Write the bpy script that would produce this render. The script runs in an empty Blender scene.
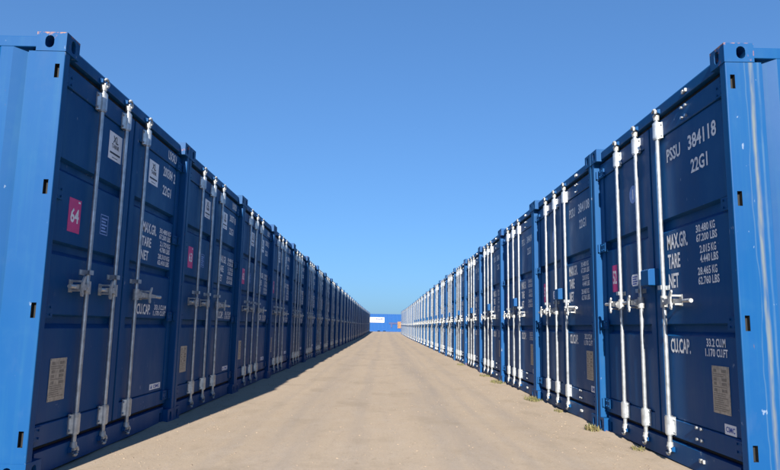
import bpy, bmesh, math, random
from mathutils import Matrix, Vector, noise
R = math.radians
random.seed(7)
scene = bpy.context.scene
col = scene.collection

# ------------------------------------------------------------------ camera
PITCH, YAW, ROLL, EYE = 0.1438, 0.0067, -0.0185, 0.8893
cam_data = bpy.data.cameras.new('camera')
cam = bpy.data.objects.new('camera', cam_data); col.objects.link(cam)
r0 = Vector((math.cos(YAW), -math.sin(YAW), 0))
fw = Vector((math.sin(YAW)*math.cos(PITCH), math.cos(YAW)*math.cos(PITCH), math.sin(PITCH)))
u0 = r0.cross(fw)
rr = r0*math.cos(ROLL) - u0*math.sin(ROLL)
uu = r0*math.sin(ROLL) + u0*math.cos(ROLL)
cam.matrix_world = Matrix(((rr.x, uu.x, -fw.x, 0), (rr.y, uu.y, -fw.y, 0), (rr.z, uu.z, -fw.z, EYE), (0, 0, 0, 1)))
cam_data.sensor_width = 36; cam_data.lens = 634.06/780*36
cam_data.clip_start = 0.05; cam_data.clip_end = 9000
scene.camera = cam

# ------------------------------------------------------------------ sky, sun, exposure
SUN_EL, SUN_AZ = R(25.5), R(4.6)          # the sun stands behind the camera, a little to the left
world = bpy.data.worlds.new('World'); scene.world = world; world.use_nodes = True
wn = world.node_tree.nodes; wl = world.node_tree.links
sky = wn.new('ShaderNodeTexSky'); sky.sky_type = 'NISHITA'; sky.sun_disc = False
sky.sun_elevation = SUN_EL; sky.sun_rotation = math.pi + SUN_AZ
sky.altitude = 0; sky.air_density = 1.0; sky.dust_density = 0.8; sky.ozone_density = 6.0
gm = wn.new('ShaderNodeGamma'); gm.inputs[1].default_value = 0.62           # the photograph's flatter, deeper blue, alike over the whole sky
ti = wn.new('ShaderNodeMix'); ti.data_type = 'RGBA'; ti.blend_type = 'MULTIPLY'; ti.inputs[0].default_value = 1.0; ti.inputs[7].default_value = (0.495, 0.815, 1.20, 1)
wl.new(sky.outputs[0], gm.inputs[0]); wl.new(gm.outputs[0], ti.inputs[6]); wl.new(ti.outputs[2], wn['Background'].inputs[0])
wn['Background'].inputs[1].default_value = 0.1004
sun_data = bpy.data.lights.new('sun', 'SUN'); sun_data.energy = 5.0; sun_data.angle = R(0.53); sun_data.color = (1.0, 0.93, 0.82)
sun = bpy.data.objects.new('sun', sun_data); col.objects.link(sun)
ray = Vector((math.sin(SUN_AZ)*math.cos(SUN_EL), math.cos(SUN_AZ)*math.cos(SUN_EL), -math.sin(SUN_EL)))
sun.rotation_euler = ray.to_track_quat('-Z', 'Y').to_euler(); sun.location = (-3, -20, 12)
scene.view_settings.view_transform = 'Standard'; scene.view_settings.look = 'None'
scene.view_settings.exposure = 1.25; scene.view_settings.gamma = 1.0
scene.view_settings.use_curve_mapping = False
scene.render.resolution_x = 1024; scene.render.resolution_y = 617

# ------------------------------------------------------------------ materials
def new_mat(name):
    m = bpy.data.materials.new(name); m.use_nodes = True
    nt = m.node_tree; b = nt.nodes['Principled BSDF']
    return m, nt, b
def N(nt, t, **kw):
    n = nt.nodes.new(t)
    for k, v in kw.items(): setattr(n, k, v)
    return n
def mixc(nt, fac, a, b, blend='MIX'):
    n = nt.nodes.new('ShaderNodeMix'); n.data_type = 'RGBA'; n.blend_type = blend
    for s, v in ((n.inputs[0], fac), (n.inputs[6], a), (n.inputs[7], b)):
        if hasattr(v, 'is_output'): nt.links.new(v, s)
        else: s.default_value = v
    return n.outputs[2]
def ramp(nt, src, a, b, lo=0.0, hi=1.0):
    n = nt.nodes.new('ShaderNodeMapRange'); n.inputs[1].default_value = a; n.inputs[2].default_value = b
    n.inputs[3].default_value = lo; n.inputs[4].default_value = hi; nt.links.new(src, n.inputs[0]); return n.outputs[0]
def math_n(nt, op, a, b=None):
    n = nt.nodes.new('ShaderNodeMath'); n.operation = op
    for i, v in enumerate((a, b)):
        if v is None: continue
        if hasattr(v, 'is_output'): nt.links.new(v, n.inputs[i])
        else: n.inputs[i].default_value = v
    return n.outputs[0]
def noise_n(nt, vec, scale, detail=4.0, rough=0.55):
    n = nt.nodes.new('ShaderNodeTexNoise'); n.inputs['Scale'].default_value = scale
    n.inputs['Detail'].default_value = detail; n.inputs['Roughness'].default_value = rough
    nt.links.new(vec, n.inputs['Vector']); return n.outputs[0]
def scaled(nt, vec, s):
    n = nt.nodes.new('ShaderNodeMapping'); n.inputs['Scale'].default_value = s
    nt.links.new(vec, n.inputs['Vector']); return n.outputs[0]

def paint(name, base, rust=0.0, streak=False, rough=0.46, rusty_top=False):
    m, nt, b = new_mat(name); L = nt.links
    geo = N(nt, 'ShaderNodeNewGeometry'); pos = geo.outputs['Position']
    oi = N(nt, 'ShaderNodeObjectInfo'); tc = N(nt, 'ShaderNodeTexCoord')
    c = mixc(nt, 1.0, base, oi.outputs['Color'], 'MULTIPLY')
    # broad fading of the paint, fine mottling, downward rain streaks
    n1 = noise_n(nt, pos, 1.1, 3); n2 = noise_n(nt, pos, 9.0, 5)
    n3 = noise_n(nt, scaled(nt, pos, (26, 26, 0.9)), 1.0, 4)
    c = mixc(nt, ramp(nt, n1, 0.35, 0.7, 0.0, 0.35), c, mixc(nt, 0.5, c, (0.004, 0.08, 0.23, 1)))
    c = mixc(nt, ramp(nt, n3, 0.48, 0.75, 0.0, 0.30), c, (0.012, 0.085, 0.18, 1))
    c = mixc(nt, ramp(nt, n2, 0.55, 0.8, 0.0, 0.12), c, (0.03, 0.11, 0.20, 1))
    # dried dust in cloudy patches
    n5 = noise_n(nt, scaled(nt, pos, (3, 3, 1.4)), 1.0, 6, 0.65)
    c = mixc(nt, ramp(nt, n5, 0.58, 0.85, 0.0, 0.10), c, (0.22, 0.22, 0.20, 1))
    # chips and scuffs
    n4 = noise_n(nt, scaled(nt, pos, (22, 22, 12)), 1.0, 3, 0.6)
    c = mixc(nt, ramp(nt, n4, 0.70, 0.74, 0.0, 0.55), c, (0.22, 0.28, 0.36, 1))
    n9 = noise_n(nt, scaled(nt, pos, (34, 34, 5)), 1.0, 4, 0.7)
    c = mixc(nt, ramp(nt, n9, 0.71, 0.76, 0.0, 0.7), c, (0.13, 0.055, 0.02, 1))
    if rust > 0:
        n6 = noise_n(nt, scaled(nt, pos, (9, 9, 7)), 1.0, 6, 0.7)
        c = mixc(nt, ramp(nt, n6, 0.66 - rust*0.1, 0.74 - rust*0.1, 0.0, 0.9), c, (0.30, 0.11, 0.035, 1))
    if rusty_top:
        sp = N(nt, 'ShaderNodeSeparateXYZ'); L.new(tc.outputs['Object'], sp.inputs[0])
        nz = noise_n(nt, scaled(nt, tc.outputs['Object'], (30, 26, 30)), 1.0, 5, 0.7)
        hz = math_n(nt, 'ADD', sp.outputs['Z'], math_n(nt, 'MULTIPLY', math_n(nt, 'SUBTRACT', nz, 0.5), 0.13))
        c = mixc(nt, ramp(nt, hz, 2.583, 2.597, 0.0, 0.8), c, mixc(nt, ramp(nt, nz, 0.4, 0.65), (0.30, 0.085, 0.015, 1), (0.32, 0.19, 0.10, 1)))
    if streak:
        sep = N(nt, 'ShaderNodeSeparateXYZ'); L.new(tc.outputs['Object'], sep.inputs[0])
        for (c0, amp, wd, sc, op, tint) in ((0.156, 0.020, 0.018, 1.7, 0.62, (0.17, 0.17, 0.12, 1)), (0.152, 0.034, 0.010, 2.3, 0.4, (0.15, 0.18, 0.16, 1)), (0.196, 0.008, 0.010, 2.9, 0.35, (0.10, 0.17, 0.22, 1)), (0.118, 0.05, 0.005, 1.3, 0.3, (0.10, 0.16, 0.20, 1))):
            wob = noise_n(nt, scaled(nt, tc.outputs['Object'], (0, 0, sc)), 1.0, 3)
            off = math_n(nt, 'ADD', sep.outputs['Y'], math_n(nt, 'MULTIPLY', math_n(nt, 'SUBTRACT', wob, 0.5), amp*2))
            d = math_n(nt, 'ABSOLUTE', math_n(nt, 'SUBTRACT', off, c0))
            mk = ramp(nt, d, 0.0, wd, op, 0.0)
            br = ramp(nt, noise_n(nt, scaled(nt, tc.outputs['Object'], (30, 30, 3)), 1.0, 4), 0.35, 0.55, 0.25, 1.0)
            c = mixc(nt, math_n(nt, 'MULTIPLY', mk, br), c, tint)
    L.new(c, b.inputs['Base Color'])
    L.new(ramp(nt, n5, 0.3, 0.75, rough - 0.08, rough + 0.2), b.inputs['Roughness'])
    bp = N(nt, 'ShaderNodeBump'); bp.inputs['Strength'].default_value = 0.22; bp.inputs['Distance'].default_value = 0.02
    L.new(noise_n(nt, pos, 2.2, 2), bp.inputs['Height']); L.new(bp.outputs[0], b.inputs['Normal'])
    b.inputs['Specular IOR Level'].default_value = 0.17
    return m
BLUE = (0.0008, 0.051, 0.172, 1)
M = {}
M['paint'] = paint('blue_paint', BLUE)
M['cast'] = paint('blue_casting_paint', BLUE, rust=0.55)
M['cast_rust'] = paint('rusty_casting_paint', BLUE, rust=0.4, rusty_top=True)
M['post_streak'] = paint('blue_paint_with_runs', BLUE, streak=True)
def simple(name, c, rough=0.5, metal=0.0, var=0.15, scale=30, spec=0.5, bump=0.0):
    m, nt, b = new_mat(name)
    geo = N(nt, 'ShaderNodeNewGeometry')
    n = noise_n(nt, geo.outputs['Position'], scale, 5)
    dk = tuple(x*(1 - var) for x in c[:3]) + (1,); lt = tuple(min(1, x*(1 + var)) for x in c[:3]) + (1,)
    nt.links.new(mixc(nt, ramp(nt, n, 0.3, 0.7), dk, lt), b.inputs['Base Color'])
    b.inputs['Roughness'].default_value = rough; b.inputs['Metallic'].default_value = metal
    b.inputs['Specular IOR Level'].default_value = spec
    if bump:
        bp = N(nt, 'ShaderNodeBump'); bp.inputs['Strength'].default_value = bump; bp.inputs['Distance'].default_value = 0.004
        nt.links.new(n, bp.inputs['Height']); nt.links.new(bp.outputs[0], b.inputs['Normal'])
    return m
M['zinc'] = simple('galvanised_steel', (0.42, 0.45, 0.48, 1), 0.34, 0.65, 0.28, 22, bump=0.15)
M['zinc_dull'] = simple('dull_galvanised_steel', (0.40, 0.41, 0.41, 1), 0.5, 0.45, 0.3, 35, bump=0.3)
M['rubber_and_shade'] = simple('black_rubber_and_pocket_shade', (0.006, 0.006, 0.006, 1), 0.8, 0, 0.3, 40)  # rubber of the door gaskets, also the painted shade inside the hinge pockets
M['white'] = simple('white_stencil_paint', (0.72, 0.73, 0.74, 1), 0.6, 0, 0.14, 60)
M['sticker'] = simple('white_vinyl', (0.72, 0.73, 0.75, 1), 0.5, 0, 0.06, 20)
M['sign'] = simple('white_sign_board', (0.42, 0.42, 0.44, 1), 0.6, 0, 0.05, 3)
M['pink'] = simple('pink_vinyl', (0.55, 0.035, 0.18, 1), 0.5, 0, 0.08, 20)
M['plate_ink'] = simple('plate_print', (0.22, 0.19, 0.15, 1), 0.6, 0, 0.3, 40)
M['ink'] = simple('dark_ink', (0.03, 0.035, 0.05, 1), 0.6, 0, 0.2, 40)
M['blueink'] = simple('blue_ink', (0.03, 0.08, 0.35, 1), 0.6, 0, 0.2, 40)
M['paleblue'] = simple('pale_blue_ink', (0.18, 0.30, 0.60, 1), 0.6, 0, 0.2, 40)
M['plate'] = simple('aluminium_plate', (0.42, 0.37, 0.30, 1), 0.5, 0.3, 0.25, 45, bump=0.2)
M['wood'] = simple('brown_board', (0.20, 0.105, 0.05, 1), 0.7, 0, 0.45, 5)
M['navy'] = simple('dark_blue_board', (0.012, 0.028, 0.12, 1), 0.6, 0, 0.2, 6)
M['stone'] = simple('tan_pebble', (0.22, 0.175, 0.13, 1), 0.95, 0, 0.4, 12)
def grass_mat(name, c):
    m, nt, b = new_mat(name); oi = N(nt, 'ShaderNodeNewGeometry')
    n = noise_n(nt, oi.outputs['Position'], 14, 3)
    nt.links.new(mixc(nt, ramp(nt, n, 0.35, 0.65), c, (0.20, 0.16, 0.07, 1)), b.inputs['Base Color'])
    b.inputs['Roughness'].default_value = 0.7; return m
M['grass'] = grass_mat('grass_blade', (0.075, 0.095, 0.028, 1))

def ground_material():
    m, nt, b = new_mat('compacted_sand'); L = nt.links
    geo = N(nt, 'ShaderNodeNewGeometry'); pos = geo.outputs['Position']
    sep = N(nt, 'ShaderNodeSeparateXYZ'); L.new(pos, sep.inputs[0])
    c = (0.275, 0.217, 0.164, 1)
    n1 = noise_n(nt, scaled(nt, pos, (0.9, 0.28, 1)), 1.0, 5, 0.6)
    n2 = noise_n(nt, scaled(nt, pos, (1, 0.55, 1)), 5.0, 6, 0.65)
    n3 = noise_n(nt, pos, 60.0, 4, 0.7)
    n4 = noise_n(nt, scaled(nt, pos, (5.5, 0.22, 1)), 1.0, 4, 0.6)      # drawn-out tyre smears
    n5 = noise_n(nt, pos, 190.0, 2, 0.7)
    cc = mixc(nt, ramp(nt, n1, 0.3, 0.7), (0.339, 0.269, 0.197, 1), (0.384, 0.306, 0.225, 1))
    cc = mixc(nt, ramp(nt, n4, 0.45, 0.75, 0, 0.5), cc, (0.313, 0.256, 0.201, 1))
    cc = mixc(nt, ramp(nt, n2, 0.5, 0.78, 0, 0.45), cc, (0.418, 0.348, 0.270, 1))
    cc = mixc(nt, ramp(nt, n2, 0.28, 0.42, 0.35, 0), cc, (0.292, 0.225, 0.160, 1))
    cc = mixc(nt, ramp(nt, n3, 0.52, 0.70, 0, 0.65), cc, (0.257, 0.202, 0.151, 1))
    cc = mixc(nt, ramp(nt, n5, 0.58, 0.72, 0, 0.5), cc, (0.432, 0.382, 0.330, 1))
    # tyre lanes pressed into the surface: greyer, finer bands along the aisle, broken up
    for (x0, w, op) in ((-0.75, 0.26, 0.55), (0.62, 0.30, 0.75), (1.30, 0.14, 0.6), (-0.22, 0.12, 0.5), (0.98, 0.06, 0.45), (-1.15, 0.08, 0.4)):
        wob = math_n(nt, 'MULTIPLY', math_n(nt, 'SUBTRACT', noise_n(nt, scaled(nt, pos, (0, 0.11, 0)), 1.0, 3), 0.5), 0.55)
        d = math_n(nt, 'ABSOLUTE', math_n(nt, 'SUBTRACT', math_n(nt, 'ADD', sep.outputs['X'], wob), x0))
        k = math_n(nt, 'MULTIPLY', ramp(nt, d, w*0.35, w, op*0.8, 0.0), ramp(nt, noise_n(nt, scaled(nt, pos, (5.0, 0.35, 1)), 1.0, 5, 0.65), 0.30, 0.62))
        cc = mixc(nt, k, cc, (0.252, 0.217, 0.187, 1))
    vor = N(nt, 'ShaderNodeTexVoronoi'); vor.inputs['Scale'].default_value = 75; L.new(pos, vor.inputs['Vector'])
    grit = ramp(nt, vor.outputs['Distance'], 0.18, 0.40, 0.75, 0.0)
    cc = mixc(nt, math_n(nt, 'MULTIPLY', grit, ramp(nt, n2, 0.4, 0.65)), cc, mixc(nt, vor.outputs['Color'], (0.187, 0.151, 0.127, 1), (0.373, 0.337, 0.313, 1)))
    # stains and scuffed patches of harder, darker soil
    n7 = noise_n(nt, scaled(nt, pos, (1.6, 0.9, 1)), 1.0, 7, 0.7)
    cc = mixc(nt, ramp(nt, n7, 0.53, 0.64, 0, 0.45), cc, (0.242, 0.194, 0.141, 1))
    n8 = noise_n(nt, scaled(nt, pos, (14, 7, 1)), 1.0, 5, 0.75)
    cc = mixc(nt, ramp(nt, n8, 0.57, 0.70, 0, 0.55), cc, (0.223, 0.175, 0.123, 1))
    L.new(cc, b.inputs['Base Color']); b.inputs['Roughness'].default_value = 0.95
    b.inputs['Specular IOR Level'].default_value = 0.2
    h = math_n(nt, 'ADD', math_n(nt, 'MULTIPLY', n2, 1.0), math_n(nt, 'MULTIPLY', n3, 0.6))
    h = math_n(nt, 'ADD', h, math_n(nt, 'MULTIPLY', n5, 0.12))
    bp = N(nt, 'ShaderNodeBump'); bp.inputs['Strength'].default_value = 0.40; bp.inputs['Distance'].default_value = 0.010
    L.new(h, bp.inputs['Height']); L.new(bp.outputs[0], b.inputs['Normal'])
    return m
M['ground'] = ground_material()

# ------------------------------------------------------------------ mesh helpers
class MB:
    def __init__(s): s.v = []; s.f = []; s.sm = []
    def add(s, vs, fs, smooth=False):
        o = len(s.v); s.v += [tuple(x) for x in vs]
        for f in fs: s.f.append([i + o for i in f]); s.sm.append(smooth)
        return s
    def box(s, x0, x1, y0, y1, z0, z1):
        return s.add([(x, y, z) for z in (z0, z1) for y in (y0, y1) for x in (x0, x1)],
                     [(0, 2, 3, 1), (4, 5, 7, 6), (0, 1, 5, 4), (2, 6, 7, 3), (0, 4, 6, 2), (1, 3, 7, 5)])
    def prism(s, poly, a, b, axis='x'):
        """extrude a polygon of (p, q) along an axis: x -> (y, z), y -> (x, z), z -> (x, y)"""
        def P(t, p, q): return {'x': (t, p, q), 'y': (p, t, q), 'z': (p, q, t)}[axis]
        n = len(poly)
        vs = [P(a, *p) for p in poly] + [P(b, *p) for p in poly]
        fs = [(i, (i + 1) % n, n + (i + 1) % n, n + i) for i in range(n)] + [tuple(range(n))[::-1], tuple(range(n, 2*n))]
        return s.add(vs, fs)
    def tube(s, pts, rad, n=10, caps=True):
        pts = [Vector(p) for p in pts]; rads = rad if isinstance(rad, (list, tuple)) else [rad]*len(pts)
        vs = []; fs = []
        for i, p in enumerate(pts):
            t = (pts[min(i + 1, len(pts) - 1)] - pts[max(i - 1, 0)]).normalized()
            a = t.orthogonal() if abs(t.z) < 0.9 else Vector((1, 0, 0))
            a = (a - t*a.dot(t)).normalized(); bb = t.cross(a)
            for k in range(n):
                w = 2*math.pi*k/n; vs.append(p + (a*math.cos(w) + bb*math.sin(w))*rads[i])
        for i in range(len(pts) - 1):
            for k in range(n):
                fs.append((i*n + k, i*n + (k + 1) % n, (i + 1)*n + (k + 1) % n, (i + 1)*n + k))
        s.add(vs, fs, True)
        if caps:
            s.add(vs[:n], [tuple(range(n))[::-1]]); s.add(vs[-n:], [tuple(range(n))])
        return s
    def mesh(s, name, mat, bevel=0.0, seg=1, recalc=True):
        bm = bmesh.new(); V = [bm.verts.new(p) for p in s.v]
        for f, sm in zip(s.f, s.sm):
            try: F = bm.faces.new([V[i] for i in f]); F.smooth = sm
            except ValueError: pass
        if recalc: bmesh.ops.recalc_face_normals(bm, faces=bm.faces)
        if bevel:
            es = [e for e in bm.edges if len(e.link_faces) == 2 and e.calc_face_angle(0) > 0.6]
            bmesh.ops.bevel(bm, geom=es, offset=bevel, segments=seg, affect='EDGES', profile=0.6, clamp_overlap=True)
        me = bpy.data.meshes.new(name); bm.to_mesh(me); bm.free()
        me.materials.append(M[mat] if isinstance(mat, str) else mat); return me

def holed(bm, o, U, V, w, h, holes, depth, nin, mi=0):
    """rectangular plate with openings; each opening is a pocket going in along nin"""
    o = Vector(o); U = Vector(U); V = Vector(V); nin = Vector(nin)
    def P(u, v, d=0): return o + U*u + V*v + nin*d
    edges = []
    def loop(pts, d=0):
        vs = [bm.verts.new(P(u, v, d)) for u, v in pts]
        return vs
    out = loop([(0, 0), (w, 0), (w, h), (0, h)])
    edges += [bm.edges.new((out[i], out[(i + 1) % 4])) for i in range(4)]
    for hp in holes:
        a = loop(hp); n = len(a)
        edges += [bm.edges.new((a[i], a[(i + 1) % n])) for i in range(n)]
        b = loop(hp, depth)
        for i in range(n): bm.faces.new((a[i], a[(i + 1) % n], b[(i + 1) % n], b[i])).material_index = mi
        bm.faces.new(b).material_index = mi
    bmesh.ops.triangle_fill(bm, edges=edges, use_beauty=True, use_dissolve=False)
def stadium(cx, cy, w, h, n=6):
    r = w/2; s = h/2 - r; pts = []
    for k in range(n + 1): a = math.pi*k/n; pts.append((cx + r*math.cos(a), cy + s + r*math.sin(a)))
    for k in range(n + 1): a = math.pi + math.pi*k/n; pts.append((cx + r*math.cos(a), cy - s + r*math.sin(a)))
    return pts
def bm_mesh(bm, name, mat):
    bmesh.ops.remove_doubles(bm, verts=bm.verts, dist=0.0002)
    bmesh.ops.recalc_face_normals(bm, faces=bm.faces)
    me = bpy.data.meshes.new(name); bm.to_mesh(me); bm.free(); me.materials.append(M[mat]); return me

TONE = (1, 1, 1, 1)
def obj(name, me, parent=None, loc=(0, 0, 0), rot=None):
    o = bpy.data.objects.new(name, me); col.objects.link(o)
    if parent: o.parent = parent
    o.location = loc
    if rot: o.rotation_euler = rot
    o.color = TONE
    return o
def tag(o, label, cat, group=None, kind=None):
    if label: o['label'] = label
    if cat: o['category'] = cat
    if group: o['group'] = group
    if kind: o['kind'] = kind
    return o

# ------------------------------------------------------------------ the ground: one sheet, dense along the aisle, out to the horizon
DL, DR, YL, YR, STEP = 1.9186, 1.9757, 3.5833, 3.5335, 2.447
W, H, LEN = 2.438, 2.591, 6.058
def rise(y):
    t = max(0.0, min(1.0, (y - 45)/48)); return 0.17*t*t*(3 - 2*t)
def ground_z(x, y):
    z = rise(y) - 0.002
    if abs(x) < 3.0 and y < 110:
        k = 1.0 if abs(x) < 1.75 else max(0, 1 - (abs(x) - 1.75)/0.35)
        z += k*(0.008*noise.noise(Vector((x*0.9, y*0.2, 0))) + 0.0025*noise.noise(Vector((x*3.1, y*0.9, 4))) + 0.0012*noise.noise(Vector((x*11, y*9, 9))))
        z -= k*0.010*math.exp(-((x + 0.75 + 0.06*math.sin(y*0.2))/0.16)**2) + k*0.010*math.exp(-((x - 0.85 + 0.06*math.sin(y*0.17))/0.16)**2)
        # sand piled a little against the feet of the rows
        if x > 0: e = DR - x
        else: e = DL + x
        z += 0.022*math.exp(-((e + 0.06)/0.09)**2)*max(0, 0.35 + 0.9*noise.noise(Vector((x*2, y*1.3, 2))))
    return z
def build_ground():
    xs = [-2.6 + 5.2*i/104 for i in range(105)]
    far = [3, 3.6, 4.6, 6, 9, 14, 25, 45, 90, 200, 500, 1200, 3000, 6000]
    xs = [-f for f in far[::-1]] + xs + far
    ys = [-6000, -2500, -900, -300, -100, -40, -15, -6, -2, 0]
    y = 0.6
    while y < 120: ys.append(y); y += max(0.035, 0.009*y)
    ys += [125, 140, 170, 220, 320, 500, 900, 1700, 3200, 6500]
    vs = [(x, y, ground_z(x, y)) for y in ys for x in xs]; nx = len(xs)
    fs = [(j*nx + i, j*nx + i + 1, (j + 1)*nx + i + 1, (j + 1)*nx + i) for j in range(len(ys) - 1) for i in range(nx - 1)]
    me = bpy.data.meshes.new('ground'); me.from_pydata(vs, [], fs); me.materials.append(M['ground'])
    me.polygons.foreach_set('use_smooth', [True]*len(fs))
    o = obj('ground', me); o['kind'] = 'structure'; return o
build_ground()

# ------------------------------------------------------------------ container pieces
# local axes: x = left to right when one stands before the doors, y = into the container, z = up; y = 0 is the face of the corner castings
CW, CD, CH = 0.162, 0.178, 0.118
def casting_mesh(sx, sy, sz, mat='cast'):
    bm = bmesh.new()
    x0, x1 = (0, CW) if sx < 0 else (W - CW, W)
    y0, y1 = (0, CD) if sy < 0 else (LEN - CD, LEN)
    z0, z1 = (0, CH) if sz < 0 else (H - CH, H)
    yo, yi = (y0, y1) if sy < 0 else (y1, y0)
    xo, xi = (x0, x1) if sx < 0 else (x1, x0)
    zo, zi = (z0, z1) if sz < 0 else (z1, z0)
    dx = 1 if sx < 0 else -1; dy = 1 if sy < 0 else -1; dz = 1 if sz < 0 else -1
    holed(bm, (xo, yo, z0), (dx, 0, 0), (0, 0, 1), CW, CH, [stadium(0.086, CH/2, 0.050, 0.079)], 0.060, (0, dy, 0))
    holed(bm, (xo, yo, z0), (0, dy, 0), (0, 0, 1), CD, CH, [stadium(0.100, CH/2, 0.054, 0.078)], 0.140, (dx, 0, 0))
    holed(bm, (xo, yo, zo), (dx, 0, 0), (0, dy, 0), CW, CD, [stadium(0.092, 0.100, 0.063, 0.110)], 0.012, (0, 0, dz))
    c = [(xi, yo, z0), (xi, yi, z0), (xi, yi, z1), (xi, yo, z1)]; bm.faces.new([bm.verts.new(p) for p in c])
    c = [(xo, yi, z0), (xi, yi, z0), (xi, yi, z1), (xo, yi, z1)]; bm.faces.new([bm.verts.new(p) for p in c])
    c = [(xo, yo, zi), (xi, yo, zi), (xi, yi, zi), (xo, yi, zi)]; bm.faces.new([bm.verts.new(p) for p in c])
    return bm_mesh(bm, 'corner_casting', mat)
HINGE_Z = (0.246, 0.945, 1.652, 2.352)
PW = 0.068
def post_mesh(side, mat='paint'):
    bm = bmesh.new()
    f = (lambda x: x) if side < 0 else (lambda x: W - x)
    d = 1 if side < 0 else -1
    xo = f(0.004); z0, z1 = CH, H - CH; D = 0.215
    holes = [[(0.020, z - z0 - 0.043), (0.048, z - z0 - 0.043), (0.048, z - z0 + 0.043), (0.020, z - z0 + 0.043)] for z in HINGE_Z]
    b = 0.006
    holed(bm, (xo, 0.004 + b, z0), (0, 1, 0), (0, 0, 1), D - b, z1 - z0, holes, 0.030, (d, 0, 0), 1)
    # rounded edge, front face, inner flange
    prof = [(xo, 0.004 + b), (f(0.004 + b*0.3), 0.004 + b*0.3), (f(0.004 + b), 0.004), (f(PW - b), 0.004), (f(PW - b*0.3), 0.004 + b*0.3), (f(PW), 0.004 + b), (f(PW), 0.13), (f(0.05), 0.13), (f(0.05), D + 0.004), (xo, D + 0.004)]
    for i in range(len(prof) - 1):
        (xa, ya), (xb, yb) = prof[i], prof[i + 1]
        bm.faces.new([bm.verts.new(p) for p in ((xa, ya, z0), (xb, yb, z0), (xb, yb, z1), (xa, ya, z1))])
    me = bm_mesh(bm, 'corner_post', mat); me.materials.append(M['rubber_and_shade']); return me  # second slot blackens the hinge pockets: deep-gap shade put into the colour
def rear_post_mesh(side):
    x0, x1 = (0.004, 0.10) if side < 0 else (W - 0.10, W - 0.004)
    return MB().box(x0, x1, LEN - 0.21, LEN - 0.004, CH, H - CH).mesh('rear_post', 'paint', 0.005)
def corrugation(a, b, out, inn, pitch=0.278):
    pts = [(a, inn)]; t = a + 0.03
    while t + pitch < b - 0.03:
        pts += [(t, inn), (t + 0.068, out), (t + 0.068 + 0.072, out), (t + 0.208, inn)]; t += pitch
    pts.append((b, inn)); return pts
def sheet(pts, lo, hi, place):
    mb = MB(); n = len(pts); vs = [place(p, q, lo) for p, q in pts] + [place(p, q, hi) for p, q in pts]
    mb.add(vs, [(i, i + 1, n + i + 1, n + i) for i in range(n - 1)]); return mb
def side_wall_mesh(side):
    pr = corrugation(0.219, LEN - 0.21, 0.010, 0.046)
    f = (lambda x: x) if side < 0 else (lambda x: W - x)
    return sheet(pr, 0.15, 2.515, lambda p, q, t: (f(q), p, t)).mesh('side_wall', 'paint', recalc=False)
def rail_mesh(side, z0, z1, cuts=()):
    x0, x1 = (0.007, 0.067) if side < 0 else (W - 0.067, W - 0.007)
    mb = MB(); a = CD
    for c0, c1 in cuts:
        mb.box(x0, x1, a, c0, z0, z1); mb.box(x0 + 0.001, x1 - 0.001, c0, c1, z1 - 0.03, z1 - 0.0005); mb.box(x0 + 0.001, x1 - 0.001, c0, c1, z0 + 0.0005, z0 + 0.02); a = c1
    mb.box(x0, x1, a, LEN - CD, z0, z1)
    return mb.mesh('side_rail', 'paint', 0.003)
def roof_mesh():
    pr = corrugation(0.12, LEN - 0.15, 2.573, 2.553, 0.26)
    return sheet(pr, 0.067, W - 0.067, lambda p, q, t: (t, p, q)).mesh('roof', 'paint', recalc=False)
def rear_wall_mesh():
    pr = corrugation(0.10, W - 0.10, LEN - 0.012, LEN - 0.048, 0.25)
    mb = sheet(pr, 0.12, 2.50, lambda p, q, t: (p, q, t))
    mb.box(CW, W - CW, LEN - 0.08, LEN - 0.008, 0.012, 0.12); mb.box(CW, W - CW, LEN - 0.08, LEN - 0.008, 2.50, 2.575)
    return mb.mesh('rear_wall', 'paint')
HEAD_Y, FR_Y, PAN_Y = 0.045, 0.057, 0.067
def header_mesh():
    prof = [(HEAD_Y, 2.488), (HEAD_Y, 2.553), (HEAD_Y + 0.012, 2.571), (0.14, 2.577), (0.14, 2.488)]
    mb = MB().prism(prof, CW - 0.001, W - CW + 0.001, 'x')
    # returns that close the top of the opening beside the castings
    mb.box(PW + 0.001, CW + 0.004, HEAD_Y + 0.006, 0.12, 2.472, 2.5)
    mb.box(W - CW - 0.004, W - PW - 0.001, HEAD_Y + 0.006, 0.12, 2.472, 2.5)
    return mb.mesh('door_header', 'paint', 0.003)
def sill_mesh():
    bm = bmesh.new(); a, b = CW - 0.001, W - CW + 0.001; z0, z1 = 0.012, 0.140
    w = b - a
    slot = lambda x: [(x, 0.004), (x + 0.055, 0.004), (x + 0.055, 0.085), (x, 0.085)]
    holed(bm, (a, HEAD_Y, z0), (1, 0, 0), (0, 0, 1), w, z1 - z0, [slot(0.035), slot(w - 0.09)], 0.05, (0, 1, 0))
    for p in (((a, HEAD_Y, z1), (b, HEAD_Y, z1), (b, 0.14, z1 + 0.006), (a, 0.14, z1 + 0.006)),
              ((a, HEAD_Y, z0), (b, HEAD_Y, z0), (b, 0.14, z0), (a, 0.14, z0)),
              ((a, HEAD_Y, z0), (a, HEAD_Y, z1), (a, 0.14, z1 + 0.006), (a, 0.14, z0)),
              ((b, HEAD_Y, z0), (b, HEAD_Y, z1), (b, 0.14, z1 + 0.006), (b, 0.14, z0))):
        bm.faces.new([bm.verts.new(q) for q in p])
    return bm_mesh(bm, 'door_sill', 'paint')
D_Z0, D_Z1 = 0.170, 2.452
DOORS = ((0.080, 1.207), (1.231, W - 0.080))
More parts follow.
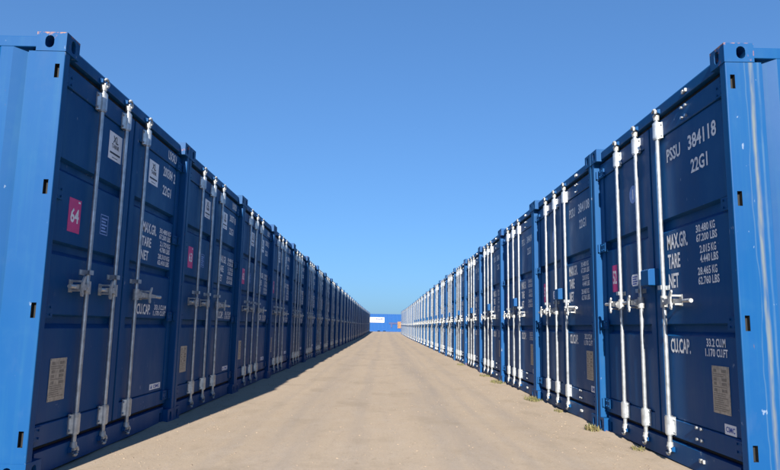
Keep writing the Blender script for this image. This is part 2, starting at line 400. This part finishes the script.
def door_frame_mesh(k):
    a, b = DOORS[k]; s = 0.085
    mb = MB()
    mb.box(a, a + s, FR_Y, 0.11, D_Z0, D_Z1); mb.box(b - s, b, FR_Y, 0.11, D_Z0, D_Z1)
    mb.box(a + s - 0.0006, b - s + 0.0006, FR_Y + 0.0005, 0.109, 2.322, D_Z1 - 0.0006)
    mb.box(a + s - 0.0006, b - s + 0.0006, FR_Y + 0.0005, 0.109, D_Z0 + 0.0006, 0.290)
    return mb.mesh('door', 'paint', 0.004)
def door_panel_mesh(k, valleys):
    a, b = DOORS[k][0] + 0.084, DOORS[k][1] - 0.084
    pr = [(PAN_Y + 0.012, 0.283), (PAN_Y, 0.30)]
    for z, h in sorted(valleys):
        pr += [(PAN_Y, z - h/2), (PAN_Y + 0.040, z - h/2 + 0.030), (PAN_Y + 0.040, z + h/2 - 0.012), (PAN_Y, z + h/2)]
    pr += [(PAN_Y, 2.312), (PAN_Y + 0.012, 2.33)]
    mb = MB(); n = len(pr)
    mb.add([(a, y, z) for y, z in pr] + [(b, y, z) for y, z in pr], [(i, i + n, i + n + 1, i + 1) for i in range(n - 1)])
    return mb.mesh('door_panel', 'paint', 0.0, recalc=False)
def gasket_mesh(k):
    a, b = DOORS[k]; mb = MB(); y0, y1 = 0.082, 0.108
    l = PW + 0.0015 if k == 0 else 1.2195; r = 1.2185 if k == 0 else W - PW - 0.0015
    mb.box(l, a - 0.001, y0, y1, 0.147, 2.486); mb.box(b + 0.001, r, y0, y1, 0.147, 2.486)
    mb.box(a - 0.001, b + 0.001, y0, y1, 0.149, D_Z0 - 0.001); mb.box(a - 0.001, b + 0.001, y0, y1, D_Z1 + 0.001, 2.484)
    return mb.mesh('door_gasket', 'rubber_and_shade')
ROD_Y, ROD_R = 0.030, 0.0148
ROD_X = (0.59, 1.008, 1.418)
def rod_mesh(): return MB().tube([(0, 0, 0.085), (0, 0, 2.490)], ROD_R, 12).mesh('locking_bar', 'zinc')
def guide_mesh():
    """sleeve bracket: plate on the door with a bulged clamp over the bar"""
    mb = MB(); h = 0.062
    d = FR_Y - ROD_Y
    mb.box(-0.045, 0.045, d - 0.007, d - 0.0003, -h, h)
    arc = [(-0.036, d - 0.006), (-0.029, 0.0)] + [(0.029*math.cos(a), -0.029*math.sin(a)) for a in [math.pi - math.pi*k/8 for k in range(1, 8)]] + [(0.029, 0.0), (0.036, d - 0.006)]
    mb.prism(arc, -h + 0.004, h - 0.004, 'z')
    for z in (-0.042, 0.042):
        for x in (-0.0385, 0.0385): mb.tube([(x, d - 0.006, z), (x, d - 0.016, z)], 0.0075, 6)
    for z in (-h - 0.004, h - 0.004): mb.tube([(0, 0, z), (0, 0, z + 0.008)], 0.025, 12)
    return mb.mesh('bar_guide', 'zinc', 0.0)
def cam_mesh(up):
    s = 1 if up else -1; mb = MB()
    mb.tube([(0, 0, -0.035*s), (0, 0, 0.0)], [0.020, 0.024], 10)
    # hooked cam that bites the keeper
    pts = [(0.030*math.cos(a), -0.016, s*(0.020 + 0.026*math.sin(a))) for a in [R(-100 + 26*k) for k in range(11)]]
    mb.tube(pts, [0.010]*9 + [0.009, 0.006], 7)
    mb.box(-0.016, 0.016, -0.016, 0.016, min(0, 0.016*s), max(0, 0.016*s))
    return mb.mesh('locking_cam', 'zinc_dull', 0.0)
def keeper_mesh(up, mat='paint'):
    s = 1 if up else -1; mb = MB()
    mb.box(-0.040, 0.040, HEAD_Y - 0.010, HEAD_Y + 0.002, -0.017, 0.017)
    for x in (-0.038, 0.03): mb.box(x, x + 0.012, HEAD_Y - 0.022, HEAD_Y - 0.0095, -0.014, 0.014)
    return mb.mesh('cam_keeper', mat, 0.002)
def handle_mesh(L):
    """pivot lugs on the bar and a tapering lever that lies along the door (towards +x)"""
    mb = MB()
    mb.tube([(0, 0, -0.042), (0, 0, 0.042)], 0.024, 10)
    mb.box(0.012, 0.060, -0.026, -0.010, -0.026, 0.026)
    top = [(0.03, 0.017), (0.10, 0.019), (L*0.55, 0.015), (L*0.8, 0.013), (L, 0.012)]
    bot = [(L, -0.010), (L*0.8, -0.012), (L*0.55, -0.016), (0.10, -0.019), (0.03, -0.017)]
    mb.prism(top + bot, -0.030, -0.020, 'y')
    mb.tube([(0.045, -0.034, 0), (0.045, -0.004, 0)], 0.010, 8)
    mb.tube([(L*0.78, -0.026, 0), (L + 0.012, -0.028, 0.0)], [0.012, 0.014], 8)
    return mb.mesh('handle', 'zinc_dull', 0.0)
def catch_mesh():
    """handle retainer: base plate, upright hasp with two rounded ears"""
    mb = MB(); d = FR_Y + 0.010 - ROD_Y
    mb.box(-0.022, 0.022, d - 0.006, d - 0.0004, -0.040, 0.040)
    mb.box(-0.010, 0.010, d - 0.075, d - 0.006, -0.034, -0.022)
    mb.prism([(-0.013, -0.030), (0.013, -0.030), (0.016, 0.02), (0.034, 0.052), (0.030, 0.066), (0.012, 0.062), (-0.004, 0.040), (-0.014, 0.025)], -0.048, -0.038, 'y')
    mb.prism([(-0.010, -0.028), (0.012, -0.028), (0.020, -0.052), (0.012, -0.066), (-0.006, -0.062), (-0.014, -0.045)], -0.046, -0.036, 'y')
    mb.box(-0.008, 0.008, -0.040, d - 0.006, 0.024, 0.036)
    return mb.mesh('handle_catch', 'zinc_dull', 0.0)
def bracket_mesh():
    mb = MB(); d = PAN_Y - ROD_Y
    mb.box(-0.050, 0.020, d - 0.006, d - 0.0004, -0.017, 0.017)
    mb.box(-0.034, -0.020, -0.014, d - 0.005, -0.015, 0.015)
    mb.prism([(-0.034, -0.020), (0.020, -0.020), (0.020, -0.0275), (-0.034, -0.0275)], -0.015, 0.015, 'z')
    return mb.mesh('bar_bracket', 'zinc', 0.0)
def hinge_mesh(side):
    s = 1 if side < 0 else -1; mb = MB()
    def bx(x0, x1, *a): mb.box(min(s*x0, s*x1), max(s*x0, s*x1), *a)
    bx(0.020, 0.155, FR_Y - 0.016, FR_Y - 0.0005, -0.040, 0.040)
    mb.tube([(s*0.0, FR_Y - 0.030, -0.046), (0, FR_Y - 0.030, 0.046)], 0.017, 10)
    bx(-0.004, 0.040, FR_Y - 0.038, FR_Y - 0.022, -0.036, 0.036)
    for x in (0.075, 0.125):
        for z in (-0.022, 0.022): mb.tube([(s*x, FR_Y - 0.015, z), (s*x, FR_Y - 0.023, z)], 0.007, 6)
    return mb.mesh('hinge', 'paint', 0.0)
def lockbox_mesh():
    mb = MB()
    prof = [(FR_Y - 0.001, -0.062), (FR_Y - 0.001, 0.066), (-0.012, 0.060), (-0.024, 0.050), (-0.024, -0.062)]
    mb.prism(prof, -0.072, 0.072, 'x')
    return mb.mesh('lock_box', 'paint', 0.005, 2)
def bolts_mesh():
    mb = MB()
    for x in (-0.028, 0.028):
        for z in (-0.034, 0.034): mb.tube([(x, FR_Y, z), (x, FR_Y - 0.012, z)], 0.0095, 6)
    return mb.mesh('bolt', 'zinc')
def bolt_mesh(): return MB().tube([(0, FR_Y + 0.001, 0), (0, FR_Y - 0.014, 0)], 0.0105, 6).mesh('bolt', 'zinc')

# lettering: flat print that lies 1 to 2 mm before the steel
TEXT_CACHE = {}
def text_verts(s, bold=0.024):
    if s in TEXT_CACHE: return TEXT_CACHE[s]
    c = bpy.data.curves.new('t', 'FONT'); c.body = s; c.size = 1; c.offset = bold; c.resolution_u = 2; c.fill_mode = 'FRONT'
    o = bpy.data.objects.new('t', c); col.objects.link(o)
    dg = bpy.context.evaluated_depsgraph_get()
    me = bpy.data.meshes.new_from_object(o.evaluated_get(dg))
    vs = [tuple(v.co) for v in me.vertices]; fs = [tuple(p.vertices) for p in me.polygons]
    bpy.data.objects.remove(o); bpy.data.curves.remove(c); bpy.data.meshes.remove(me)
    TEXT_CACHE[s] = (vs, fs); return vs, fs
def text_into(mb, s, x0, x1, z0, z1, y):
    vs, fs = text_verts(s)
    ax = min(v[0] for v in vs); bx = max(v[0] for v in vs); az = min(v[1] for v in vs); bz = max(v[1] for v in vs)
    mb.add([(x0 + (v[0] - ax)/(bx - ax)*(x1 - x0), y, z0 + (v[1] - az)/(bz - az)*(z1 - z0)) for v in vs], fs)
    return mb
def text_mesh(name, s, x0, x1, z0, z1, y, mat='white'):
    return text_into(MB(), s, x0, x1, z0, z1, y).mesh(name, mat, recalc=False)
TP, TF = PAN_Y - 0.0022, FR_Y - 0.0018            # print on the panel, print on the door frame
def thin(name, x0, x1, z0, z1, mat, y=PAN_Y): return MB().box(x0, x1, y - 0.0014, y - 0.0002, z0, z1).mesh(name, mat)

# serials and values read from the photograph (the nearest ones), the further rows carry their own running numbers
def markings(row, i):
    """(name, text, x0, x1, z0, z1, y)"""
    T = []
    if row == 'L':
        num = ['200384', '200371', '200362', '200395', '200347', '200318'][i % 6]; chk = '285073'[i % 6]
        T += [('owner_code', 'UXXU', 1.995, 2.215, 2.352, 2.432, TF), ('serial_number', num, 1.925, 2.165, 2.180, 2.268, TP), ('check_digit', chk, 2.198, 2.240, 2.172, 2.262, TP), ('size_code', '22G1', 1.935, 2.150, 2.016, 2.102, TP)]
        T += [('weight_heading', 'MAX.GR.', 1.545, 1.86, 1.625, 1.712, TP), ('weight_heading', 'TARE', 1.545, 1.755, 1.512, 1.592, TP), ('weight_heading', 'NET', 1.545, 1.71, 1.398, 1.478, TP)]
        vals = ['30.480 KG', '67.200 LBS', '2.170 KG', '4.780 LBS', '28.310 KG', '62.410 LBS']
        zz = [1.668, 1.616, 1.555, 1.503, 1.442, 1.390]
        T += [('weight_value', v, 1.935 + (0.03 if k in (2, 3) else 0), 2.225, z, z + 0.044, TP) for k, (v, z) in enumerate(zip(vals, zz))]
        T += [('volume_heading', 'CU.CAP.', 1.545, 1.845, 0.953, 1.040, TP), ('volume_value', '33.1 CU.M', 1.935, 2.225, 0.998, 1.042, TP), ('volume_value', '1.170 CU.FT', 1.915, 2.225, 0.948, 0.990, TP)]
    else:
        num = ['384118', '384108', '384097', '384126', '384083', '384131'][i % 6]
        T += [('owner_code', 'PSSU', 1.488, 1.700, 2.108, 2.206, TP), ('serial_number', num, 1.812, 2.182, 2.110, 2.212, TP), ('size_code', '22G1', 1.838, 2.060, 1.945, 2.040, TP)]
        T += [('weight_heading', 'MAX.GR.', 1.435, 1.742, 1.472, 1.580, TP), ('weight_heading', 'TARE', 1.435, 1.622, 1.336, 1.440, TP), ('weight_heading', 'NET', 1.435, 1.590, 1.198, 1.300, TP)]
        vals = ['30.480 KG', '67.200 LBS', '2.015 KG', '4.440 LBS', '28.465 KG', '62.760 LBS']
        zz = [1.536, 1.474, 1.398, 1.336, 1.258, 1.196]
        x0s = [1.862, 1.862, 1.90, 1.90, 1.862, 1.862]; x1s = [2.105, 2.125, 2.105, 2.125, 2.105, 2.125]
        T += [('weight_value', v, a, b, z, z + 0.052, TP) for v, a, b, z in zip(vals, x0s, x1s, zz)]
        T += [('volume_heading', 'CU.CAP.', 1.420, 1.712, 0.746, 0.846, TP), ('volume_value', '33.2 CU.M', 1.925, 2.150, 0.802, 0.854, TP), ('volume_value', '1.170 CU.FT', 1.905, 2.170, 0.742, 0.792, TP)]
    return T

# ------------------------------------------------------------------ shared meshes
ME = {}
for sx in (-1, 1):
    for sy in (-1, 1):
        for sz in (-1, 1): ME['cast', sx, sy, sz] = casting_mesh(sx, sy, sz)
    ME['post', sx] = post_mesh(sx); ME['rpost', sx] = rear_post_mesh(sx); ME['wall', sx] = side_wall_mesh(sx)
    ME['trail', sx] = rail_mesh(sx, 2.50, 2.566); ME['brail', sx] = rail_mesh(sx, 0.014, 0.160); ME['hinge', sx] = hinge_mesh(sx)
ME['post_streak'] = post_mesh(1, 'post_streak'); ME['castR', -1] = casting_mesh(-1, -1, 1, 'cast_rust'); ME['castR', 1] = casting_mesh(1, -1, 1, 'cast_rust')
ME['roof'] = roof_mesh(); ME['rear'] = rear_wall_mesh(); ME['header'] = header_mesh(); ME['sill'] = sill_mesh()
ME['floor'] = MB().box(0.07, W - 0.07, 0.15, LEN - 0.09, 0.10, 0.148).mesh('floor', 'paint')
VAL = {'L': [(0.885, 0.085), (1.325, 0.085), (1.835, 0.085)], 'R': [(0.905, 0.085), (1.655, 0.10)]}
for k in (0, 1):
    ME['frame', k] = door_frame_mesh(k); ME['gasket', k] = gasket_mesh(k)
    for r in 'LR': ME['panel', k, r] = door_panel_mesh(k, VAL[r])
ME['rod'] = rod_mesh(); ME['guide'] = guide_mesh(); ME['bracket'] = bracket_mesh(); ME['catch'] = catch_mesh()
ME['camT'] = cam_mesh(True); ME['camB'] = cam_mesh(False); ME['keepT'] = keeper_mesh(True); ME['keepB'] = keeper_mesh(False); ME['keepZ'] = MB().box(-0.028, -0.010, HEAD_Y - 0.014, HEAD_Y + 0.002, -0.012, 0.012).box(0.008, 0.026, HEAD_Y - 0.014, HEAD_Y + 0.002, -0.010, 0.012).box(-0.010, 0.008, HEAD_Y - 0.006, HEAD_Y + 0.001, -0.008, 0.008).mesh('cam_keeper', 'zinc_dull')
ME['handle'] = handle_mesh(0.275); ME['handle_long'] = handle_mesh(0.45)
ME['lockbox'] = lockbox_mesh(); ME['bolt'] = bolt_mesh()

def sticker_parts(root, row, i, lod):
    if row == 'L':
        num = ['64', '63', '62', '61', '60', '59', '58', '57'][i % 8]
        s = obj('number_sticker', ME.setdefault(('pk', row), thin('number_sticker', 0.335, 0.492, 1.445, 1.660, 'pink')), root)
        if lod < 2:
            s['label'] = 'pink vinyl sticker with the white number ' + num
            obj('sticker_number', text_mesh('sticker_number', num, 0.362, 0.470, 1.505, 1.600, TP, 'sticker'), s)
            obj('sticker_mark', ME.setdefault('pkmark', MB().box(0.452, 0.478, PAN_Y - 0.0022, PAN_Y - 0.0016, 1.638, 1.650).mesh('sticker_mark', 'sticker')), s)
        for k, x in enumerate((0.815, 1.595)):
            w = obj('company_sticker', ME.setdefault(('xl', k), thin('company_sticker', x, x + 0.215, 2.046, 2.246, 'sticker')), root)
            if lod < 2:
                key = ('xlt', k)
                if key not in ME:
                    mb = MB(); text_into(mb, 'XL', x + 0.062, x + 0.150, 2.172, 2.226, TP); text_into(mb, 'TAINR', x + 0.045, x + 0.168, 2.132, 2.164, TP)
                    mb.box(x + 0.022, x + 0.193, PAN_Y - 0.0022, PAN_Y - 0.0016, 2.088, 2.102)
                    mb.box(x + 0.062, x + 0.152, PAN_Y - 0.0022, PAN_Y - 0.0016, 2.062, 2.067)
                    ME[key] = mb.mesh('sticker_print', 'ink')
                obj('sticker_print', ME[key], w)
        if lod < 2:
            if 'dec' not in ME:
                mb = MB(); x0, x1, z0, z1 = 0.785, 0.905, 1.492, 1.632; y0, y1 = PAN_Y - 0.0014, PAN_Y - 0.0003; t = 0.006
                for a in ((x0, x1, z0, z0 + t), (x0, x1, z1 - t, z1), (x0, x0 + t, z0 + t, z1 - t), (x1 - t, x1, z0 + t, z1 - t)): mb.box(a[0], a[1], y0, y1, a[2], a[3])
                for k in range(5): mb.box(x0 + 0.018, x1 - 0.018 - 0.02*(k % 2), y0, y1, z1 - 0.034 - 0.022*k, z1 - 0.022 - 0.022*k)
                ME['dec'] = mb.mesh('safety_decal', 'paleblue')
            obj('safety_decal', ME['dec'], root)
        px0, px1, pz0, pz1 = 0.283, 0.480, 0.410, 0.664
        c0 = (1.955, 2.215, 0.318, 0.366)
    else:
        num = ['52', '51', '50', '49', '48', '47', '46', '45'][i % 8]
        s = obj('number_sticker', ME.setdefault(('pk', row), thin('number_sticker', 0.305, 0.425, 1.232, 1.468, 'pink')), root)
        if lod < 2:
            s['label'] = 'pink vinyl sticker with the white number ' + num
            obj('sticker_number', text_mesh('sticker_number', num, 0.318, 0.412, 1.300, 1.420, TP, 'sticker'), s)
            if 'oval' not in ME:
                pts = [(0.835 + 0.075*math.cos(2*math.pi*k/28), 2.012 + 0.075*math.sin(2*math.pi*k/28)) for k in range(28)]
                ME['oval'] = MB().prism(pts, PAN_Y - 0.0014, PAN_Y - 0.0003, 'y').mesh('round_sticker', 'paleblue')
                ME['ovalp'] = MB().box(0.826, 0.846, PAN_Y - 0.0022, PAN_Y - 0.0016, 1.970, 2.054).mesh('sticker_print', 'sticker')
                q = 0.02; x0, x1, z0, z1 = 0.745, 0.885, 1.255, 1.350
                pts = [(x0 + q, z0), (x1 - q, z0), (x1, z0 + q), (x1, z1 - q), (x1 - q, z1), (x0 + q, z1), (x0, z1 - q), (x0, z0 + q)]
                ME['rdec'] = MB().prism(pts, PAN_Y - 0.0014, PAN_Y - 0.0003, 'y').mesh('maker_sticker', 'sticker')
                mb = MB()
                for k in range(4): mb.box(x0 + 0.022, x1 - 0.022 - 0.018*(k % 2), PAN_Y - 0.0022, PAN_Y - 0.0016, z1 - 0.026 - 0.019*k, z1 - 0.016 - 0.019*k)
                ME['rdecp'] = mb.mesh('sticker_print', 'blueink')
            w = obj('round_sticker', ME['oval'], root); obj('sticker_print', ME['ovalp'], w)
            w = obj('maker_sticker', ME['rdec'], root); obj('sticker_print', ME['rdecp'], w)
        px0, px1, pz0, pz1 = 1.975, 2.172, 0.408, 0.690
        c0 = (2.088, 2.215, 0.296, 0.356)
    p = obj('data_plate', ME.setdefault(('plate', row), MB().box(px0, px1, PAN_Y - 0.004, PAN_Y - 0.0003, pz0, pz1).mesh('data_plate', 'plate', 0.001)), root)
    if lod < 2:
        key = ('platep', row)
        if key not in ME:
            mb = MB(); rnd = random.Random(3); z = pz1 - 0.020
            while z > pz0 + 0.02:
                if rnd.random() < 0.25:
                    mb.box(px0 + 0.02, px0 + 0.055, PAN_Y - 0.0046, PAN_Y - 0.0041, z - 0.018, z); mb.box(px1 - 0.085, px1 - 0.03, PAN_Y - 0.0046, PAN_Y - 0.0041, z - 0.018, z); z -= 0.026
                else:
                    mb.box(px0 + 0.014, px1 - rnd.uniform(0.015, 0.09), PAN_Y - 0.0046, PAN_Y - 0.0041, z - 0.005, z); z -= 0.0125
            ME[key] = mb.mesh('plate_print', 'plate_ink')
        obj('plate_print', ME[key], p)
        key = ('rivet', row)
        ME.setdefault(key, MB().tube([(0, PAN_Y - 0.003, 0), (0, PAN_Y - 0.007, 0)], 0.004, 6).mesh('rivet', 'zinc'))
        for x in (px0 + 0.008, px1 - 0.008):
            for z in (pz0 + 0.008, pz1 - 0.008): obj('rivet', ME[key], p, (x, 0, z))
    # maker's mark, bottom of the right hand door, on the panel
    key = ('cm', row)
    if key not in ME:
        ME[key] = thin('maker_mark', *c0, 'sticker')
        mb = MB()
        if row == 'L':
            text_into(mb, 'CIMC', c0[0] + 0.085, c0[1] - 0.02, c0[2] + 0.010, c0[3] - 0.010, TP)
            ME['emblem'] = MB().prism([(c0[0] + 0.02, c0[2] + 0.010), (c0[0] + 0.06, c0[2] + 0.010), (c0[0] + 0.04, c0[3] - 0.008)], PAN_Y - 0.0022, PAN_Y - 0.0016, 'y').mesh('mark_emblem', 'blueink')
        else: text_into(mb, 'CIMC', c0[0] + 0.014, c0[1] - 0.014, c0[2] + 0.014, c0[3] - 0.014, TP)
        ME[('cmp', row)] = mb.mesh('mark_print', 'blueink')
    q = obj('maker_mark', ME[key], root)
    if lod < 2:
        obj('mark_print', ME[('cmp', row)], q)
        if row == 'L': obj('mark_emblem', ME['emblem'], q)

MERGED = {}
def container(row, i, loc, rotz, lod, fork=False, doors=True):
    root = bpy.data.objects.new('shipping_container', None); col.objects.link(root)
    root.empty_display_size = 0.3; root.location = loc; root.rotation_euler = (0, 0, rotz)
    for sx in (-1, 1):
        for sz in (-1, 1):
            near = i == 0 and sz > 0 and sx == (-1 if row == 'L' else 1)
            obj('corner_casting', ME['castR', sx] if near else ME['cast', sx, -1, sz], root)
            if lod < 2: obj('corner_casting', ME['cast', sx, 1, sz], root)
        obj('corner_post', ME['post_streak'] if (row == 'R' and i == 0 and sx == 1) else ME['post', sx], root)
        obj('rear_post', ME['rpost', sx], root)
        obj('side_wall', ME['wall', sx], root); obj('top_rail', ME['trail', sx], root)
        obj('bottom_rail', ME['brail_fork'] if (fork and sx < 0) else ME['brail', sx], root)
    obj('roof', ME['roof'], root); obj('rear_wall', ME['rear'], root); obj('floor', ME['floor'], root)
    obj('door_header', ME['header'], root); obj('door_sill', ME['sill'], root)
    for k in (0, 1):
        d = obj('door', ME['frame', k], root)
        obj('door_panel', ME['panel', k, row], d); obj('door_gasket', ME['gasket', k], d)
    if not doors: return root
    if lod < 2:
        for sx, x in ((-1, 0.052), (1, W - 0.052)):
            for z in HINGE_Z: obj('hinge', ME['hinge', sx], root, (x, 0, z))
    for k, x in enumerate(ROD_X):
        b = obj('locking_bar', ME['rod'], root, (x, ROD_Y, 0))
        for z in (0.246, 2.368): obj('bar_guide', ME['guide'], b, (0, 0, z))
        obj('locking_cam', ME['camT'], b, (0, 0, 2.486)); obj('locking_cam', ME['camB'], b, (0, 0, 0.098))
        if k < 2: obj('handle', ME['handle'], b, (0, 0, 1.108 + random.uniform(-0.006, 0.006)), (0, math.pi, math.pi*0) if False else (0, R(180) + R(random.uniform(-2, 2)), 0))
        else: obj('handle', ME['handle_long'], b, (0, 0, 1.104), (0, R(random.uniform(-2, 2)), 0))
        if lod < 3:
            obj('bar_bracket', ME['bracket'], b, (0, 0, 1.205))
            obj('handle_catch', ME['catch'], b, (-0.150 if k < 2 else 0.190, 0, 1.108))
        if lod < 2:
            obj('cam_keeper', ME['keepT'], root, (x, 0, 2.512)); obj('cam_keeper', ME['keepB'], root, (x, 0, 0.088))
    if row == 'R' and lod < 2:
        obj('cam_keeper', ME['keepZ'], root, (1.848, 0, 2.518)); obj('cam_keeper', ME['keepZ'], root, (1.848, 0, 0.088))
        for zc in (2.391, 0.246):
            for dx in (-0.03, 0.03):
                for dz in (-0.036, 0.036): obj('bolt', ME['bolt'], root, (1.80 + dx, 0, zc + dz))
    if row == 'R' and lod < 3: obj('lock_box', ME['lockbox'], root, (1.219, 0, 1.292))
    sticker_parts(root, row, i, lod)
    if lod < 2:
        for (n, s, x0, x1, z0, z1, y) in markings(row, i):
            if ' ' in s:
                a, b = s.split(' '); t = x0 + (x1 - x0)*(len(a) - 0.35)/(len(a) + len(b) + 0.3); g = (x1 - x0)*0.07
                obj(n, text_mesh(n, a, x0, t, z0, z1, y), root); n = n.replace('value', 'unit'); obj(n, text_mesh(n, b, t + g, x1, z0, z1, y), root)
            else: obj(n, text_mesh(n, s, x0, x1, z0, z1, y), root)
    else:
        if row not in MERGED:
            mb = MB()
            for (n, s, x0, x1, z0, z1, y) in markings(row, 3): text_into(mb, s, x0, x1, z0, z1, y)
            MERGED[row] = mb.mesh('stencil_lettering', 'white', recalc=False)
        obj('stencil_lettering', MERGED[row], root)
    return root

ONES = ['', 'first', 'second', 'third', 'fourth', 'fifth', 'sixth', 'seventh', 'eighth', 'ninth', 'tenth', 'eleventh', 'twelfth', 'thirteenth', 'fourteenth', 'fifteenth', 'sixteenth', 'seventeenth', 'eighteenth', 'nineteenth', 'twentieth']
TENS = {2: 'twenty', 3: 'thirty'}
def ordinal(n):
    if n <= 20: return ONES[n]
    if n == 30: return 'thirtieth'
    return TENS[n//10] + '-' + ONES[n % 10]
NL, NR = 34, 29
rt = random.Random(11)
def tone():
    k = rt.uniform(0.82, 1.14); return (k*rt.uniform(0.9, 1.15), k*rt.uniform(0.95, 1.06), k, 1)
for row, n in (('L', NL), ('R', NR)):
    for i in range(n):
        lod = 0 if i < 4 else 1 if i < 8 else 2 if i < 16 else 3
        TONE = tone() if i else (1, 1, 1, 1)
        jit = rt.uniform(-0.008, 0.008) if i else 0
        if row == 'L':
            y = YL + i*STEP; root = container('L', i, (-DL + jit, y, rise(y + 1.2)), R(90), lod)
        else:
            y = YR + i*STEP; root = container('R', i, (DR + jit, y + W, rise(y + 1.2)), R(-90), lod)
        side = 'left' if row == 'L' else 'right'
        if row == 'L' and i == 0: lab = 'nearest blue container of the left row, doors with pink 64 sticker, sunlit side wall'
        elif row == 'R' and i == 0: lab = 'nearest blue container of the right row, pale drip streaks down its sunlit corner post'
        elif i == n - 1: lab = 'last blue container at the far end of the %s row' % side
        else: lab = '%s blue container from the near end of the %s row, doors facing the aisle' % (ordinal(i + 1), side)
        tag(root, lab, 'container', 'blue containers of the %s row' % side)

# ------------------------------------------------------------------ the container standing across the far end of the aisle
TONE = (13.0, 1.38, 1.45, 1)
FY = 94.0
cx = -0.34
ME['brail_fork'] = rail_mesh(-1, 0.014, 0.160, cuts=((LEN/2 - 0.60, LEN/2 - 0.22), (LEN/2 + 0.22, LEN/2 + 0.60)))
far = container('R', 99, (cx + LEN/2, FY, rise(FY)), R(90), 3, fork=True, doors=False)
tag(far, 'violet-blue container standing crosswise at the far end of the aisle with a white sign', 'container')
# white sign on its side wall, left part; local y runs to the left in the picture
def yl(xw): return (cx + LEN/2) - xw
sg = obj('sign_board', MB().box(-0.022, 0.0095, yl(0.03), yl(-2.15), 1.31, 2.08).mesh('sign_board', 'sign', 0.004), far)
mb = MB(); rnd = random.Random(5); y = yl(-1.15)
while y > yl(-0.25):
    w = rnd.uniform(0.09, 0.14); mb.box(-0.026, -0.0225, y - w, y, 1.72, 1.72 + rnd.choice((0.15, 0.20))); y -= w + 0.03
obj('sign_lettering', mb.mesh('sign_lettering', 'navy'), sg)
bd = obj('brown_board', MB().box(-0.03, 0.0095, yl(2.55), yl(1.98), 0.52, 1.50).mesh('brown_board', 'wood', 0.004), far)
bd['label'] = 'brown board fixed to the container side'
bb = obj('dark_blue_board', MB().box(-0.026, 0.0095, yl(1.97), yl(0.72), 1.12, 1.36).box(-0.024, 0.0095, yl(1.22), yl(0.98), 0.60, 1.119).mesh('dark_blue_board', 'navy', 0.003), far)
TONE = (1, 1, 1, 1)

# ------------------------------------------------------------------ weeds at the foot of the right row, pebbles on the sand
def tuft(name, x, y, rad, h, n, seed, label):
    rnd = random.Random(seed); mb = MB()
    for k in range(n):
        a = rnd.uniform(0, 2*math.pi); r = rad*math.sqrt(rnd.random()); bx, by = r*math.cos(a)*0.5, r*math.sin(a)
        lean = rnd.uniform(0.2, 1.1); d = rnd.uniform(0, 2*math.pi); hh = h*rnd.uniform(0.35, 1); w = rnd.uniform(0.002, 0.0045)
        px, py = math.cos(d + 1.57)*w, math.sin(d + 1.57)*w
        p1 = (bx + math.cos(d)*hh*lean*0.35, by + math.sin(d)*hh*lean*0.35, hh*0.6); p2 = (bx + math.cos(d)*hh*lean, by + math.sin(d)*hh*lean, hh*(1.0 - 0.25*lean))
        mb.add([(bx - px, by - py, -0.01), (bx + px, by + py, -0.01), (p1[0] + px, p1[1] + py, p1[2]), (p1[0] - px, p1[1] - py, p1[2]), p2], [(0, 1, 2, 3), (3, 2, 4)])
    o = obj(name, mb.mesh(name, 'grass', recalc=False), None, (x, y, ground_z(x, y)))
    tag(o, label, 'grass tuft', 'grass tufts along the foot of the right row'); return o
tuft('grass_tuft', 1.91, YR + STEP - 0.06, 0.12, 0.064, 118, 1, 'grass tuft at the foot of the joint between first and second right containers')
tuft('grass_tuft', 1.95, YR + 1.45, 0.08, 0.038, 49, 2, 'small dry weed under the bars of the nearest right container')
tuft('grass_tuft', 1.92, YR + 2*STEP - 0.15, 0.21, 0.068, 168, 3, 'grass tuft at the joint between second and third right containers')
tuft('grass_tuft', 1.94, YR + STEP + 1.2, 0.09, 0.034, 56, 4, 'low weed below the locking bars of the second right container')
tuft('grass_tuft', 1.92, YR + 3*STEP - 0.1, 0.26, 0.068, 182, 5, 'grass tuft at the joint between third and fourth right containers')
tuft('grass_tuft', 1.93, YR + 3*STEP + 1.3, 0.22, 0.045, 112, 6, 'weeds along the sill of the fourth right container')
tuft('grass_tuft', 1.93, YR + 5*STEP, 0.26, 0.053, 140, 7, 'weeds at the joint between fifth and sixth right containers')

def pebbles(n):
    rnd = random.Random(21); vs = []; fs = []
    for k in range(n):
        y = 2.2 + 24*rnd.random()**2.0; x = rnd.uniform(-1.85, 1.92)
        if rnd.random() < 0.3: x = rnd.choice((-1, 1))*rnd.uniform(1.4, 1.9)
        r = 0.0025 + 0.0065*rnd.random()**4; z = ground_z(x, y); o = len(vs); a = rnd.uniform(0, 6.3)
        ring = [(math.cos(a + q*1.2566)*r*rnd.uniform(0.8, 1.3), math.sin(a + q*1.2566)*r*rnd.uniform(0.8, 1.3)) for q in range(5)]
        vs += [(x + p, y + q, z - 0.002) for p, q in ring] + [(x + p*0.7, y + q*0.7, z + r*0.55) for p, q in ring] + [(x, y, z + r*0.75)]
        for q in range(5):
            t = (q + 1) % 5; fs.append((o + q, o + t, o + 5 + t, o + 5 + q)); fs.append((o + 5 + q, o + 5 + t, o + 10))
    me = bpy.data.meshes.new('gravel'); me.from_pydata(vs, [], fs); me.materials.append(M['stone'])
    return tag(obj('gravel', me), 'loose grit and small pebbles on the sandy aisle', 'gravel', None, 'stuff')
pebbles(5200)
